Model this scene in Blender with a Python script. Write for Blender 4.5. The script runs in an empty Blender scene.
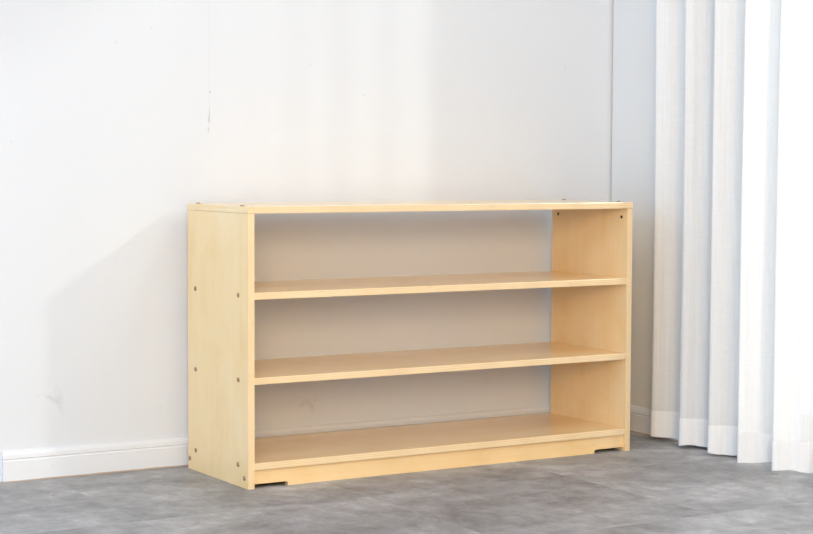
import bpy, bmesh, math, random
from mathutils import Matrix, Vector
random.seed(4)
C = bpy.data.collections.new('room'); bpy.context.scene.collection.children.link(C)
S = bpy.context.scene

# ---------------- camera ----------------
yaw, pitch, roll = 0.5472, 0.0613, 0.0045
F = Vector((math.sin(yaw)*math.cos(pitch), math.cos(yaw)*math.cos(pitch), -math.sin(pitch)))
R0 = Vector((math.cos(yaw), -math.sin(yaw), 0)); U0 = R0.cross(F)
R = R0*math.cos(roll)+U0*math.sin(roll); U = U0*math.cos(roll)-R0*math.sin(roll)
cd = bpy.data.cameras.new('camera'); cam = bpy.data.objects.new('camera', cd); C.objects.link(cam)
cd.sensor_width = 36; cd.lens = 1780.7/813*36; cd.clip_start = .05
m = Matrix((R, U, -F)).transposed().to_4x4(); m.translation = (-1.9447, -3.9413, 0.82505)
cam.matrix_world = m; S.camera = cam

# ---------------- light ----------------
W_ = bpy.data.worlds.new('sky'); S.world = W_; W_.use_nodes = True
# open shade through the wide left side, pale haze round the sun outside the window
SKY_LEFT, SKY_RIGHT = (1.15, 2.12, 3.25), (0.40, 0.42, 0.45)
wt = W_.node_tree; bg = wt.nodes['Background']
tc = wt.nodes.new('ShaderNodeTexCoord'); sx = wt.nodes.new('ShaderNodeSeparateXYZ'); wt.links.new(tc.outputs['Generated'], sx.inputs[0])
mr = wt.nodes.new('ShaderNodeMapRange'); mr.inputs['From Min'].default_value = .0; mr.inputs['From Max'].default_value = .3
mr.interpolation_type = 'SMOOTHSTEP'; wt.links.new(sx.outputs[0], mr.inputs['Value'])
mw = wt.nodes.new('ShaderNodeMix'); mw.data_type = 'RGBA'; wt.links.new(mr.outputs[0], mw.inputs[0])
mw.inputs[6].default_value = (*SKY_LEFT, 1); mw.inputs[7].default_value = (*SKY_RIGHT, 1)
wt.links.new(mw.outputs[2], bg.inputs[0]); bg.inputs[1].default_value = 1.0
def area(name, loc, target, w, h, watts, col):
    d = bpy.data.lights.new(name, 'AREA'); d.shape = 'RECTANGLE'; d.size = w; d.size_y = h; d.energy = watts; d.color = col
    o = bpy.data.objects.new(name, d); C.objects.link(o); o.location = loc
    o.rotation_euler = (Vector(target)-Vector(loc)).to_track_quat('-Z', 'Y').to_euler()
area('warm_fill_at_rear', (-2.5, -5.6, 1.8), (.4, .2, .4), 2.2, 1.3, 206, (1, .73, .43))  # added warm fill behind the camera, no lamp known there
area('ceiling_lamp', (1.0, -1.2, 2.55), (1.0, -1.2, 0), .6, .9, 11, (.95, .97, 1))
area('ceiling_lamp', (-1.6, -2.2, 2.55), (-1.6, -2.2, 0), 1.0, 1.0, 24, (.90, .97, 1.10))
sd = bpy.data.lights.new('sun', 'SUN'); sd.energy = 2.6; sd.angle = math.radians(3.0); sd.color = (1, 1, .90)
sun = bpy.data.objects.new('sun', sd); C.objects.link(sun)
sun.rotation_euler = Vector((-.375, .405, -.245)).to_track_quat('-Z', 'Y').to_euler(); sun.location = (4, -4, 3)
vs = S.view_settings; vs.view_transform = 'Standard'; vs.look = 'None'; vs.gamma = 1; vs.exposure = -0.09; vs.use_curve_mapping = False

# ---------------- helpers ----------------
class N:
    def __init__(s, name):
        s.m = bpy.data.materials.new(name); s.m.use_nodes = True
        s.t = s.m.node_tree; s.p = s.t.nodes['Principled BSDF']; s.out = s.t.nodes['Material Output']
    def n(s, typ, **kw):
        o = s.t.nodes.new(typ)
        for k, v in kw.items():
            if hasattr(o, k): setattr(o, k, v)
        return o
    def l(s, a, b): s.t.links.new(a, b)
    def val(s, sock, v):
        if isinstance(v, (int, float, tuple)): sock.default_value = v
        else: s.l(v, sock)
    def math(s, op, a, b=0.0, c=None, clamp=False):
        o = s.n('ShaderNodeMath', operation=op); o.use_clamp = clamp
        s.val(o.inputs[0], a); s.val(o.inputs[1], b)
        if c is not None: s.val(o.inputs[2], c)
        return o.outputs[0]
    def pos(s): return s.n('ShaderNodeNewGeometry').outputs['Position']
    def obj(s): return s.n('ShaderNodeTexCoord').outputs['Object']
    def mapping(s, v, scale=(1,1,1), loc=(0,0,0)):
        o = s.n('ShaderNodeMapping'); s.l(v, o.inputs[0]); o.inputs['Scale'].default_value = scale; o.inputs['Location'].default_value = loc
        return o.outputs[0]
    def noise(s, v, scale=1, detail=4, rough=.5, dist=0):
        o = s.n('ShaderNodeTexNoise'); s.l(v, o.inputs['Vector']); o.inputs['Scale'].default_value = scale
        o.inputs['Detail'].default_value = detail; o.inputs['Roughness'].default_value = rough; o.inputs['Distortion'].default_value = dist
        return o.outputs[0]
    def ramp(s, f, pts):
        o = s.n('ShaderNodeValToRGB'); s.l(f, o.inputs[0]); e = o.color_ramp.elements
        while len(e) < len(pts): e.new(.5)
        for q, (p, c) in zip(e, pts): q.position = p; q.color = (*c, 1) if len(c) == 3 else c
        return o.outputs[0]
    def mix(s, f, a, b, mode='MIX'):
        o = s.n('ShaderNodeMix', data_type='RGBA', blend_type=mode); s.val(o.inputs[0], f)
        for k, v in ((6, a), (7, b)):
            if isinstance(v, tuple): o.inputs[k].default_value = (*v, 1) if len(v) == 3 else v
            else: s.l(v, o.inputs[k])
        return o.outputs[2]
    def bump(s, h, strength=.1, dist=.001):
        o = s.n('ShaderNodeBump'); o.inputs['Strength'].default_value = strength; o.inputs['Distance'].default_value = dist
        s.l(h, o.inputs['Height']); s.l(o.outputs[0], s.p.inputs['Normal'])

def add_box(bm, x0, x1, y0, y1, z0, z1):
    vs_ = [bm.verts.new((x, y, z)) for x in (x0, x1) for y in (y0, y1) for z in (z0, z1)]
    for f in ((0,1,3,2), (4,6,7,5), (0,4,5,1), (2,3,7,6), (0,2,6,4), (1,5,7,3)):
        bm.faces.new([vs_[i] for i in f])
def add_prism(bm, pts, axis, a, b):
    """pts = closed outline in the two other axes, extruded along axis from a to b"""
    def P(p, t):
        return {'x': (t, p[0], p[1]), 'y': (p[0], t, p[1]), 'z': (p[0], p[1], t)}[axis]
    A = [bm.verts.new(P(p, a)) for p in pts]; B = [bm.verts.new(P(p, b)) for p in pts]
    n = len(pts)
    bm.faces.new(A); bm.faces.new(B[::-1])
    for i in range(n): bm.faces.new((A[i], A[(i+1) % n], B[(i+1) % n], B[i]))
def obj(name, bm, mats, parent=None, bevel=0, smooth=False, edge_axes=None):
    bmesh.ops.recalc_face_normals(bm, faces=bm.faces)
    if bevel: bmesh.ops.bevel(bm, geom=[e for e in bm.edges if e.is_manifold and e.calc_face_angle() > .5], offset=bevel, segments=2, affect='EDGES', profile=.6)
    if not isinstance(mats, (list, tuple)): mats = [mats]
    me = bpy.data.meshes.new(name)
    bm.normal_update()
    if edge_axes:          # faces looking along these axes show the plies
        for f in bm.faces:
            n = f.normal
            if any(abs(n[a]) > .8 for a in edge_axes): f.material_index = 1
    if smooth:
        for f in bm.faces: f.smooth = True
    bm.to_mesh(me); bm.free()
    for q in mats: me.materials.append(q)
    o = bpy.data.objects.new(name, me); C.objects.link(o)
    if parent: o.parent = parent
    return o
def struct(name, bm, mat, parent=None, bevel=0):
    o = obj(name, bm, mat, parent, bevel)
    if not parent: o['kind'] = 'structure'
    return o

# ---------------- materials ----------------
def wall_mat(name, marks=False):
    s = N(name); g = s.pos()
    big = s.noise(s.mapping(g, (1.3, 1.3, .8)), 1.5, 3)
    col = s.mix(s.math('MULTIPLY', big, .5), (.728, .757, .797), (.705, .735, .777))
    fine = s.noise(g, 60, 5, .6)
    if not marks: col = s.mix(.8, col, (.765, .76, .745))
    if marks:
        sep = s.n('ShaderNodeSeparateXYZ'); s.l(g, sep.inputs[0]); X, Z = sep.outputs[0], sep.outputs[2]
        mk = s.noise(g, 90, 5, .7)
        def blob(cx, cz, rx, rz, tilt=0):
            dx = s.math('SUBTRACT', X, cx); dz = s.math('SUBTRACT', Z, cz)
            c, n_ = math.cos(tilt), math.sin(tilt)
            u = s.math('ADD', s.math('MULTIPLY', dx, c/rx), s.math('MULTIPLY', dz, n_/rx))
            v = s.math('ADD', s.math('MULTIPLY', dx, -n_/rz), s.math('MULTIPLY', dz, c/rz))
            d = s.math('SQRT', s.math('ADD', s.math('MULTIPLY', u, u), s.math('MULTIPLY', v, v)))
            return s.math('SUBTRACT', 1.0, d, clamp=True)
        def add(a, b): return s.math('ADD', a, b)
        # scuffs where the plaster was touched up
        sc = blob(-.340, .200, .014, .045, .25)
        sc = add(sc, blob(-.360, .205, .030, .010, -.5))
        sc = add(sc, blob(-.395, .213, .008, .005))
        sc = add(sc, blob(.392, .133, .014, .030, .5))
        sc = add(sc, blob(.405, .150, .006, .030, -.6))
        sc = add(sc, blob(.365, .140, .020, .008, .8))
        sc = s.math('MULTIPLY', s.math('MULTIPLY', sc, 1.5, clamp=True), s.ramp(mk, [(.38, (0,)*3), (.62, (1,)*3)]), clamp=True)
        col = s.mix(s.math('MULTIPLY', sc, .36), col, (.50, .48, .46))
        cr = blob(.0827, .912, .0035, .028)
        cr = add(cr, blob(.0850, .935, .0020, .03))
        cr = add(cr, blob(.0873, .9975, .003, .005))
        cr = s.math('MULTIPLY', s.math('MULTIPLY', cr, 2, clamp=True), s.ramp(mk, [(.42, (0,)*3), (.5, (1,)*3)]), clamp=True)
        col = s.mix(s.math('MULTIPLY', cr, .5), col, (.36, .35, .34))
        for (cx, cz) in ((-.08, 1.16), (-.18, 1.12), (.39, 1.08), (-.46, .86), (.56, 1.0), (-.06, .16), (1.26, 1.1)):
            d = s.math('MULTIPLY', blob(cx, cz, .0035, .005), 1.2, clamp=True)
            col = s.mix(s.math('MULTIPLY', d, .4), col, (.45, .45, .45))
        # faint plaster seam
        ds = s.math('ABSOLUTE', s.math('SUBTRACT', X, .0855))
        sm = s.math('MULTIPLY', s.math('LESS_THAN', ds, .0012), s.math('GREATER_THAN', Z, .95))
        col = s.mix(s.math('MULTIPLY', sm, .16), col, (.5, .5, .5))
    s.l(col, s.p.inputs['Base Color']); s.p.inputs['Roughness'].default_value = .6
    s.bump(s.math('ADD', fine, s.math('MULTIPLY', s.noise(g, 9, 3), 1.5)), .12, .002)
    return s.m
M_wall = wall_mat('white_painted_plaster', True); M_wall2 = wall_mat('white_painted_plaster_plain')

s = N('white_painted_baseboard'); g = s.pos()
sep = s.n('ShaderNodeSeparateXYZ'); s.l(g, sep.inputs[0])
dirt = s.ramp(s.noise(s.mapping(g, (1, 1, 2)), 34, 5, .7), [(.66, (0,)*3), (.76, (1,)*3)])
col = s.mix(s.math('MULTIPLY', dirt, .35), (.765, .79, .825), (.50, .50, .51))
low = s.math('LESS_THAN', sep.outputs[2], s.math('ADD', .0018, s.math('MULTIPLY', s.noise(g, 14, 2), .004)))
col = s.mix(low, col, (.50, .40, .30))
s.l(col, s.p.inputs['Base Color']); s.p.inputs['Roughness'].default_value = .42
M_base = s.m

s = N('grey_cement_vinyl_tile'); g = s.pos()
sep = s.n('ShaderNodeSeparateXYZ'); s.l(g, sep.inputs[0])
T = .59
u = s.math('DIVIDE', s.math('ADD', sep.outputs[0], .375+59*T), T); v = s.math('DIVIDE', s.math('ADD', sep.outputs[1], .22+59*T), T)
cu, cv = s.math('FLOOR', u), s.math('FLOOR', v)
fu, fv = s.math('FRACT', u), s.math('FRACT', v)
cmb = s.n('ShaderNodeCombineXYZ'); s.l(cu, cmb.inputs[0]); s.l(cv, cmb.inputs[1])
wn = s.n('ShaderNodeTexWhiteNoise', noise_dimensions='2D'); s.l(cmb.outputs[0], wn.inputs['Vector'])
off = s.n('ShaderNodeVectorMath', operation='MULTIPLY_ADD'); s.l(wn.outputs['Color'], off.inputs[0]); off.inputs[1].default_value = (7, 7, 7); s.l(g, off.inputs[2])
n1 = s.noise(s.mapping(off.outputs[0], (1, 1.25, 1)), 3.4, 9, .66, .5)
n2 = s.noise(s.mapping(off.outputs[0], (1.3, 1, 1)), 13, 8, .78, .3)
fac = s.math('ADD', s.math('MULTIPLY', n1, .5), s.math('MULTIPLY', n2, .5))
fac = s.math('ADD', fac, s.math('MULTIPLY', s.math('SUBTRACT', wn.outputs['Value'], .5), .035))
col = s.ramp(fac, [(.36, (.17, .165, .167)), (.46, (.275, .27, .272)), (.54, (.37, .365, .367)), (.63, (.53, .525, .525))])
def edge(f): return s.math('MINIMUM', f, s.math('SUBTRACT', 1.0, f))
e = s.math('MINIMUM', edge(fu), edge(fv))
joint = s.math('LESS_THAN', e, .0022)
jn = s.ramp(s.noise(g, 7, 4, .6), [(.42, (.0,)*3), (.68, (.5,)*3)])
col = s.mix(s.math('MULTIPLY', joint, jn), col, (.56, .56, .57))
s.l(col, s.p.inputs['Base Color'])
s.l(s.ramp(n2, [(.3, (.42,)*3), (.7, (.56,)*3)]), s.p.inputs['Roughness'])
s.bump(n2, .08, .002)
M_floor = s.m

def wood(name, axis, tint=1.0, edge=False):
    """pale lacquered birch plywood; axis = grain direction"""
    s = N(name); g = s.obj()
    sc = {'x': (.35, 5, 5), 'z': (5, 5, .35), 'y': (5, .35, 5)}[axis]
    v = s.mapping(g, sc)
    a = s.noise(v, 2.2, 5, .55, .6)
    b = s.noise(s.mapping(g, tuple(q*6 if q > 1 else q*2 for q in sc)), 4, 5, .6)
    c_ = s.noise(s.mapping(g, tuple(q*.35 if q > 1 else q*4 for q in sc), (5, 2, 7)), 3.5, 4, .6, 1.0)
    f = s.math('ADD', s.math('ADD', s.math('MULTIPLY', a, .34), s.math('MULTIPLY', b, .22)), s.math('MULTIPLY', c_, .44))
    k = tint
    col = s.ramp(f, [(.30, (.86*k, .545*k, .215*k)), (.48, (.92*k, .65*k, .325*k)), (.66, (.95*k, .725*k, .42*k))])
    kn = s.ramp(s.noise(s.mapping(g, tuple(q*.8 for q in sc), (3, 1, 2)), 7, 2), [(.70, (0,)*3), (.76, (1,)*3)])
    col = s.mix(s.math('MULTIPLY', kn, .18), col, (.56, .36, .17))
    if edge:
        sep = s.n('ShaderNodeSeparateXYZ'); s.l(g, sep.inputs[0])
        t = sep.outputs[{'x': 0, 'z': 2}[edge]]
        fr = s.math('FRACT', s.math('ADD', s.math('MULTIPLY', t, 1/.0052), s.math('MULTIPLY', s.noise(g, 6, 2), .35)))
        st = s.ramp(fr, [(.0, (0,)*3), (.42, (0,)*3), (.52, (1,)*3), (.9, (1,)*3), (1, (0,)*3)])
        col = s.mix(.5, col, (.88, .71, .47))
        col = s.mix(s.math('MULTIPLY', st, .26), col, (.58, .37, .18))
        fl = s.ramp(s.noise(s.mapping(g, (22, 22, 90) if edge == 'z' else (90, 22, 22)), 1.4, 4, .65), [(.59, (0,)*3), (.70, (1,)*3)])
        col = s.mix(s.math('MULTIPLY', fl, .32), col, (.50, .32, .16))
    s.l(col, s.p.inputs['Base Color']); s.p.inputs['Roughness'].default_value = .38
    s.p.inputs['Coat Weight'].default_value = .8 if axis == 'x' else .35; s.p.inputs['Coat Roughness'].default_value = .18
    s.bump(b, .04, .001)
    return s.m
M_side = wood('birch_plywood_upright', 'z'); M_board = wood('birch_plywood_lengthwise', 'x')
M_edge_z = wood('birch_ply_edge_of_boards', 'x', 1, 'z'); M_edge_x = wood('birch_ply_edge_of_sides', 'z', 1, 'x')
M_kick = wood('birch_kick_board', 'x', .97)

s = N('dull_bronze_bolt'); s.l(s.ramp(s.noise(s.obj(), 60, 3), [(.3, (.30, .17, .085)), (.7, (.44, .28, .15))]), s.p.inputs['Base Color'])
s.p.inputs['Metallic'].default_value = .25; s.p.inputs['Roughness'].default_value = .42; M_bolt = s.m
s = N('painted_hole_shade'); s.l(s.ramp(s.noise(s.obj(), 60, 3), [(.3, (.02, .015, .01)), (.7, (.04, .03, .02))]), s.p.inputs['Base Color']); M_dark = s.m  # near-black colour stands for the shade inside the nut holes

def sheer(name, alpha, trans_w):
    s = N(name); s.t.nodes.remove(s.p); g = s.pos()
    col = (.955, .945, .93, 1)
    d = s.n('ShaderNodeBsdfDiffuse'); d.inputs[0].default_value = col
    t = s.n('ShaderNodeBsdfTranslucent'); t.inputs[0].default_value = col
    tr = s.n('ShaderNodeBsdfTransparent'); tr.inputs[0].default_value = (1, 1, 1, 1)
    m1 = s.n('ShaderNodeMixShader'); m1.inputs[0].default_value = trans_w; s.l(d.outputs[0], m1.inputs[1]); s.l(t.outputs[0], m1.inputs[2])
    weave = s.noise(s.mapping(g, (260, 260, 3)), 1, 3, .7)
    slub = s.noise(s.mapping(g, (30, 30, 260)), 1, 2)
    a = s.math('ADD', alpha, s.math('MULTIPLY', s.math('SUBTRACT', s.math('ADD', s.math('MULTIPLY', weave, .7), s.math('MULTIPLY', slub, .3)), .5), .22), clamp=True)
    m2 = s.n('ShaderNodeMixShader'); s.l(a, m2.inputs[0]); s.l(tr.outputs[0], m2.inputs[1]); s.l(m1.outputs[0], m2.inputs[2])
    s.l(m2.outputs[0], s.out.inputs[0])
    return s.m
M_sheer = sheer('white_sheer_voile', .79, .10); M_hem = sheer('white_sheer_voile_folded', .95, .10)

s = N('white_lacquered_frame'); s.l(s.ramp(s.noise(s.obj(), 12, 3), [(.3, (.82,)*3), (.7, (.86,)*3)]), s.p.inputs['Base Color']); s.p.inputs['Roughness'].default_value = .35; M_frame = s.m
s = N('clear_window_glass'); s.t.nodes.remove(s.p)
tr = s.n('ShaderNodeBsdfTransparent'); gl = s.n('ShaderNodeBsdfGlossy'); gl.inputs['Roughness'].default_value = .02
fz = s.n('ShaderNodeFresnel'); fz.inputs[0].default_value = 1.45; mx = s.n('ShaderNodeMixShader')
s.l(s.math('ADD', fz.outputs[0], s.math('MULTIPLY', s.noise(s.pos(), 3, 1), .01)), mx.inputs[0]); s.l(tr.outputs[0], mx.inputs[1]); s.l(gl.outputs[0], mx.inputs[2]); s.l(mx.outputs[0], s.out.inputs[0]); M_glass = s.m
s = N('pale_balcony_paving'); s.l(s.ramp(s.noise(s.pos(), 5, 4), [(.3, (.44, .44, .43)), (.7, (.50, .50, .49))]), s.p.inputs['Base Color']); s.p.inputs['Roughness'].default_value = .7; M_balc = s.m

# ---------------- setting ----------------
YW, XW, HC = .405, 1.434, 2.6           # back wall plane, right wall plane, ceiling height
OY0, OY1, OZ = -.29, -2.6, 2.42         # tall window opening in the right wall
bm = bmesh.new(); add_box(bm, -4.6, XW+.12, -6.0, YW+.12, -.06, 0); struct('floor', bm, M_floor)
bm = bmesh.new(); add_box(bm, -4.6, XW+.12, YW, YW+.12, 0, HC); struct('wall_back', bm, M_wall)
bm = bmesh.new()
add_box(bm, XW, XW+.12, OY0, YW-.006, 0, HC); add_box(bm, XW, XW+.12, OY1, OY0, OZ, HC); add_box(bm, XW, XW+.12, -6, OY1, 0, HC)
struct('wall_right', bm, M_wall2)
bm = bmesh.new(); add_box(bm, -4.6, XW+.12, -6.0, YW+.12, HC, HC+.06); struct('ceiling', bm, M_wall2)
prof = [(0, 0), (-.0125, 0), (-.0125, .053), (-.0105, .0555), (-.0105, .0575), (-.0125, .060), (-.0115, .069), (-.007, .0765), (0, .079)]
bm = bmesh.new(); add_prism(bm, [(YW+p, z) for p, z in prof], 'x', -.494, XW-.0125); struct('baseboard_back', bm, M_base)
bm = bmesh.new(); add_prism(bm, [(XW+p, z) for p, z in prof], 'y', OY0, YW); struct('baseboard_right', bm, M_base)
# window: frame with one glazed leaf slid to the far half
bm = bmesh.new(); fx0, fx1 = XW+.04, XW+.10
add_box(bm, fx0, fx1, OY0-.04, OY0, 0, OZ); add_box(bm, fx0, fx1, OY1, OY1+.04, 0, OZ); add_box(bm, fx0, fx1, OY1+.04, OY0-.04, OZ-.04, OZ)
win = struct('window_1', bm, M_frame)
bm = bmesh.new(); a, b = OY1+.04, -2.0
add_box(bm, fx0+.02, fx1-.01, a, a+.06, 0, OZ-.04); add_box(bm, fx0+.02, fx1-.01, b-.06, b, 0, OZ-.04)
add_box(bm, fx0+.02, fx1-.01, a+.06, b-.06, 0, .08); add_box(bm, fx0+.02, fx1-.01, a+.06, b-.06, OZ-.10, OZ-.04)
sash = obj('sash', bm, M_frame, win)
bm = bmesh.new(); add_box(bm, fx0+.03, fx0+.036, a+.06, b-.06, .08, OZ-.10); obj('glass_pane', bm, M_glass, sash)
# balcony beyond the window
bm = bmesh.new(); add_box(bm, -4.6, XW+.12, -6.12, -6.0, 0, HC); struct('wall_front', bm, M_wall2)
bm = bmesh.new(); add_box(bm, XW+.12, 3.2, -3.4, .30, -.08, -.004); struct('floor_balcony', bm, M_balc)
bm = bmesh.new(); add_box(bm, XW+.12, 3.2, .30, .42, -.08, 2.6); struct('wall_balcony', bm, M_wall2)

# ---------------- shelf unit ----------------
W, D, H, t = 1.20, .360, .703, .0175
z1, z2, z3 = .490, .278, .0643
shelf = bpy.data.objects.new('open_shelf_unit', None); C.objects.link(shelf)
shelf['label'] = 'long low open shelf unit of pale birch plywood standing before the white wall'
shelf['category'] = 'shelf'
def wood_part(name, dims, mats, axes):
    bm = bmesh.new(); add_box(bm, *dims); return obj(name, bm, mats, shelf, .0012, edge_axes=axes)
wood_part('side_panel', (0, t, 0, D, 0, H-t), [M_side, M_edge_x], (1, 2))
wood_part('side_panel', (W-t, W, 0, D, 0, H-t), [M_side, M_edge_x], (1, 2))
top = wood_part('top_panel', (0, W, -.001, D, H-t+.0003, H), [M_board, M_edge_z], (1,))
wood_part('shelf_board', (t, W-t, .001, D, z1-t, z1), [M_board, M_edge_z], (1,))
wood_part('shelf_board', (t, W-t, .001, D, z2-t, z2), [M_board, M_edge_z], (1,))
wood_part('bottom_panel', (t, W-t, .001, D, z3-t, z3), [M_board, M_edge_z], (1,))
# kick board with a long foot and a shallow cut-out at each end
def kick(y0, y1, c=.0105):
    c = c; r = .006; xa, xb = .116, 1.082
    pts = [(t, c), (xa-r, c), (xa-.2*r, c-.3*r), (xa, c-r), (xa, 0), (xb, 0), (xb, c-r), (xb+.2*r, c-.3*r), (xb+r, c), (W-t, c), (W-t, z3-t-.0004), (t, z3-t-.0004)]
    bm = bmesh.new(); add_prism(bm, pts, 'y', y0, y1); return obj('kick_board', bm, M_kick, shelf)
kick(.010, .010+t); bm = bmesh.new(); add_box(bm, t, W-t, D-.010-t, D-.010, 0, z3-t-.0004); obj('kick_board', bm, M_kick, shelf)  # rear board is unseen, left uncut so the front cut-outs stay dark
# domed bolt heads: (position, outward axis)
def bolt_mesh():
    bm = bmesh.new(); seg = 16
    prof_ = [(.0062, 0), (.0062, .0009), (.0055, .0022), (.0034, .0031), (.0026, .0031), (.0018, .0012)]
    rings = [[bm.verts.new((r*math.cos(2*math.pi*i/seg), r*math.sin(2*math.pi*i/seg), h)) for i in range(seg)] for r, h in prof_]
    for a_, b_ in zip(rings, rings[1:]):
        for i in range(seg): bm.faces.new((a_[i], a_[(i+1) % seg], b_[(i+1) % seg], b_[i]))
    bm.faces.new(rings[-1]); bm.faces.new(rings[0][::-1])
    return bm
b0 = obj('bolt_head', bolt_mesh(), M_bolt, shelf, smooth=True)
XNEG, XPOS, ZUP = (0, -math.pi/2, 0), (0, math.pi/2, 0), (0, 0, 0)
places = []
for x, rot in ((.0001, XNEG), (W-.0001, XPOS)):
    for y, z in ((.310, z1-t/2), (.055, z1-t/2), (.310, z2-t/2), (.055, z2-t/2), (.310, z3-t/2), (.057, z3-t/2), (.347, .029), (.021, .026)):
        places.append(((x, y, z), rot))
for x in (.0095, W-.0095):
    for y in (.052, .312): places.append(((x, y, H-.0001), ZUP))
for i, (p, r) in enumerate(places):
    o = b0 if i == 0 else b0.copy()
    if i: C.objects.link(o); o.parent = shelf
    o.location = p; o.rotation_euler = r
# barrel nut holes in the side panels, their shade painted as dark discs
def nut_mesh():
    bm = bmesh.new(); bmesh.ops.create_cone(bm, cap_ends=True, segments=16, radius1=.0045, radius2=.0042, depth=.0012)
    for f in bm.faces: f.smooth = False
    return bm
n0 = obj('barrel_nut_hole', nut_mesh(), M_dark, shelf)
k = 0
for x in (t+.0003, W-t-.0003):
    for y in (.0275, .329):
        o = n0 if k == 0 else n0.copy()
        if k: C.objects.link(o); o.parent = shelf
        o.location = (x, y, .6612); o.rotation_euler = XPOS; k += 1

# ---------------- sheer curtain ----------------
ctrl = [(1.395, .128), (1.372, .118), (1.385, .090), (1.418, .058), (1.424, .020), (1.385, -.012)]
front = [(1.347, -.036), (1.333, -.181), (1.316, -.326), (1.300, -.478)]
y = -.478
while y > -2.68: y -= .150; front.append((1.304+.012*math.sin(y*9), y+.010*math.sin(y*23)))
for i, (fx, fy) in enumerate(front):
    j = .010*math.sin(i*2.3)
    ctrl += [(fx, fy), (fx+.008, fy-.022), (fx+.030, fy-.038+j*.3), (fx+.044, fy-.056+j*.5), (fx+.062, fy-.066), (fx+.082+j, fy-.078), (fx+.086+j, fy-.105), (fx+.046, fy-.128)]
def catmull(P, n):
    out = []
    for i in range(len(P)-1):
        p0, p1, p2, p3 = P[max(i-1, 0)], P[i], P[i+1], P[min(i+2, len(P)-1)]
        for q in range(n):
            t_ = q/n
            out.append(tuple(.5*(2*b+(c-a)*t_+(2*a-5*b+4*c-d)*t_*t_+(3*b-a-3*c+d)*t_**3) for a, b, c, d in zip(p0, p1, p2, p3)))
    out.append(P[-1]); return out
path = catmull(ctrl, 8)
def fold(i, z):
    x, y = path[i]
    h = z/2.55
    x += .0025*math.sin(i*.9+z*2.1)*(.3+h) + .004*math.sin(z*1.7+y*5)
    y += .004*math.sin(z*1.3+i*.11)
    return x, y
def curtain_surface(z0f, zt, rows, off=0.0):
    bm = bmesh.new(); grid = []
    for i in range(len(path)):
        a_, b_ = path[max(i-1, 0)], path[min(i+1, len(path)-1)]
        tx, ty = b_[0]-a_[0], b_[1]-a_[1]; L = math.hypot(tx, ty) or 1
        nx, ny = ty/L, -tx/L
        z0 = z0f(i); col = []
        for k in range(rows+1):
            z = z0+(zt-z0)*k/rows; x, y = fold(i, z)
            col.append(bm.verts.new((x+nx*off, y+ny*off, z)))
        grid.append(col)
    for i in range(len(path)-1):
        for k in range(rows): bm.faces.new((grid[i][k], grid[i+1][k], grid[i+1][k+1], grid[i][k+1]))
    return bm
base = lambda i: .009+.003*math.sin(i*.13)+.0006*math.sin(i*.35)
cur = obj('sheer_curtain', curtain_surface(base, HC, 40), M_sheer, smooth=True)
cur['label'] = 'floor-length white sheer curtain hanging in deep folds before the bright window'
cur['category'] = 'curtain'
obj('hem', curtain_surface(lambda i: base(i)-.0005, .088, 3, .0012), M_hem, cur, smooth=True)
